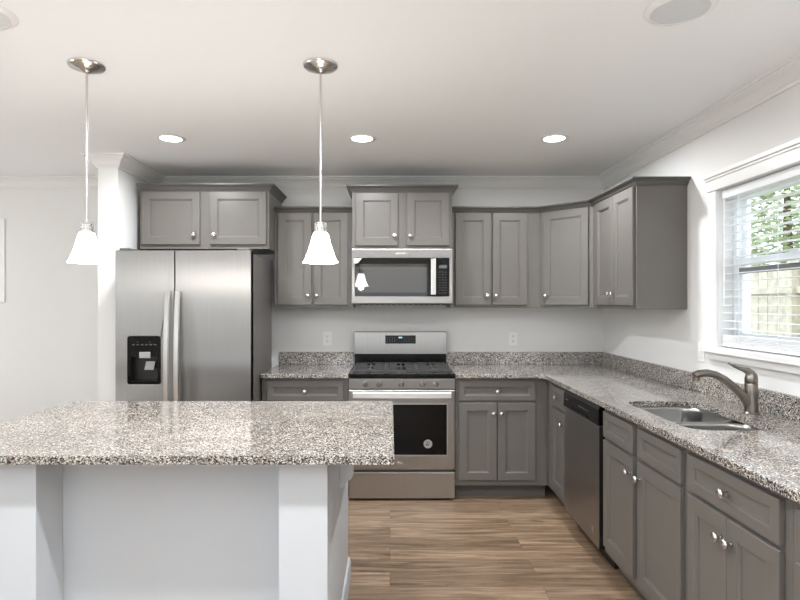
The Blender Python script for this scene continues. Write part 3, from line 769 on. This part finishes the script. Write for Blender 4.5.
# ------------------------------------------------------------------ pendants
pd = thing('pendant_lamp', 'x', 'pendant lamp', (0, 0, ZC), 0, 'pendant lamps over the island')
MB().lathe([(0.077, 0.001), (0.077, 0.006), (0.072, 0.012), (0.056, 0.015), (0.050, 0.021), (0.030, 0.025), (0.018, 0.034), (0.008, 0.038), (0.002, 0.039)], axis='-z', n=36).build('canopy', 'nickel', pd, smooth=True)
sh0 = 2.475 - 1.602
MB().tube([(0, 0, -0.036), (0, 0, -(sh0 - 0.165))], 0.0048, 12).build('rod', 'nickel', pd, smooth=True)
MB().lathe([(0.006, sh0 - 0.182), (0.022, sh0 - 0.178), (0.024, sh0 - 0.172), (0.020, sh0 - 0.170), (0.020, sh0 - 0.160), (0.026, sh0 - 0.158), (0.026, sh0 - 0.152), (0.021, sh0 - 0.150), (0.021, sh0 - 0.141), (0.028, sh0 - 0.139), (0.028, sh0 - 0.133), (0.024, sh0 - 0.131)], axis='-z', n=28).build('socket_cap', 'nickel', pd, smooth=True)
cg = MB()
for k in range(10):
    a_ = 2 * PI * k / 10
    cg.tube([(0.025 * math.cos(a_), 0.025 * math.sin(a_), -(sh0 - 0.176)), (0.025 * math.cos(a_ + 0.3), 0.025 * math.sin(a_ + 0.3), -(sh0 - 0.135))], 0.0018, 6)
cg.build('cap_cage', 'nickel', pd)
so = MB().lathe([(0.024, sh0 - 0.1305), (0.028, sh0 - 0.128), (0.033, sh0 - 0.115), (0.0395, sh0 - 0.09), (0.048, sh0 - 0.06), (0.059, sh0 - 0.03), (0.067, sh0 - 0.012), (0.074, sh0)], axis='-z', n=36, cap=False).build('lamp_shade', 'shade', pd, smooth=True)
mm = so.modifiers.new('thick', 'SOLIDIFY'); mm.thickness = 0.003; mm.offset = -1
MB().lathe([(0.008, sh0 - 0.13), (0.012, sh0 - 0.11), (0.022, sh0 - 0.085), (0.026, sh0 - 0.06), (0.020, sh0 - 0.038), (0.006, sh0 - 0.030)], axis='-z', n=20).build('bulb', 'lens', pd, smooth=True)
for i, (x, y, lb) in enumerate(((-1.337, 2.50, 'left pendant lamp with frosted bell shade, hanging in front of the refrigerator side'), (-0.306, 2.50, 'right pendant lamp with frosted bell shade, hanging just left of the microwave'))):
    o = pd if i == 0 else copy_tree(pd)
    o.location = (x, y, ZC); o['label'] = lb
    l = bpy.data.lights.new('pendant_bulb_light', 'POINT'); l.energy = 3; l.shadow_soft_size = 0.03; l.color = (1.0, 0.93, 0.84)
    lo_ = bpy.data.objects.new('pendant_bulb_light', l); COL.objects.link(lo_); lo_.location = (x, y, 1.59)

# ------------------------------------------------------------------ outside the sink window
struct(box(XR + 0.16, 16, -4, 22, -0.3, -0.1).build('ground', 'lawn'))
fe = thing('wooden_fence', 'pale wooden board fence seen through the lower half of the window', 'fence', (5.2, 9, -0.1))
m = MB()
for k in range(70):
    y = -7 + k * 0.2; m.box(-0.01, 0.012, y, y + 0.185, 0, 2.05)
m.box(-0.05, -0.01, -7, 7, 0.35, 0.44); m.box(-0.05, -0.01, -7, 7, 1.65, 1.74)
m.build('boards', 'fence', fe)
for k in range(6): box(-0.10, -0.01, -7 + k * 2.6, -6.91 + k * 2.6, 0, 2.1).build('post', 'fence', fe)
pst = box(-0.03, 0.03, -0.03, 0.03, 0, 3.0).build('porch_post', 'vinyl'); pst.location = (4.6, 7.3, -0.1)
tag(pst, 'white porch post outside, seen through the window blinds', 'post')
def tree(loc, h, r, n, label, seed):
    random.seed(seed)
    t = thing('leafy_tree', label, 'tree', loc, 0, 'trees beyond the fence')
    MB().tube([(0, 0, 0), (0.05, 0.03, h * 0.4), (0, 0, h * 0.8)], [0.14, 0.11, 0.05], 8).build('trunk', 'bark', t, smooth=True)
    m = MB()
    for k in range(n):
        while True:
            p = Vector((random.uniform(-1, 1), random.uniform(-1, 1), random.uniform(-1, 1)))
            if 0.35 < p.length < 1: break
        c = Vector((p.x * r, p.y * r, h * 0.72 + p.z * r * 1.1))
        q = Matrix.Rotation(random.uniform(0, 6.3), 3, 'Z') @ Matrix.Rotation(random.uniform(-1.2, 1.2), 3, 'X')
        s_ = random.uniform(0.05, 0.11)
        vs = [c + q @ Vector(v) * s_ for v in ((-1, 0, 0), (0, -0.45, 0.12), (1, 0, 0), (0, 0.45, 0.12))]
        m.add(vs, [(0, 1, 2), (0, 2, 3)])
    m.build('foliage', 'leaf', t)
tree((7.7, 11.0, -0.1), 4.7, 1.5, 3600, 'dense leafy tree beyond the fence, on the right of the upper window pane', 1)
tree((8.8, 14.4, -0.1), 5.0, 1.5, 1600, 'sparse leafy tree beyond the fence, on the left of the upper window pane', 2)
tree((7.4, 6.6, -0.1), 4.0, 1.1, 2200, 'leafy tree beyond the fence, hidden by the window edge', 3)
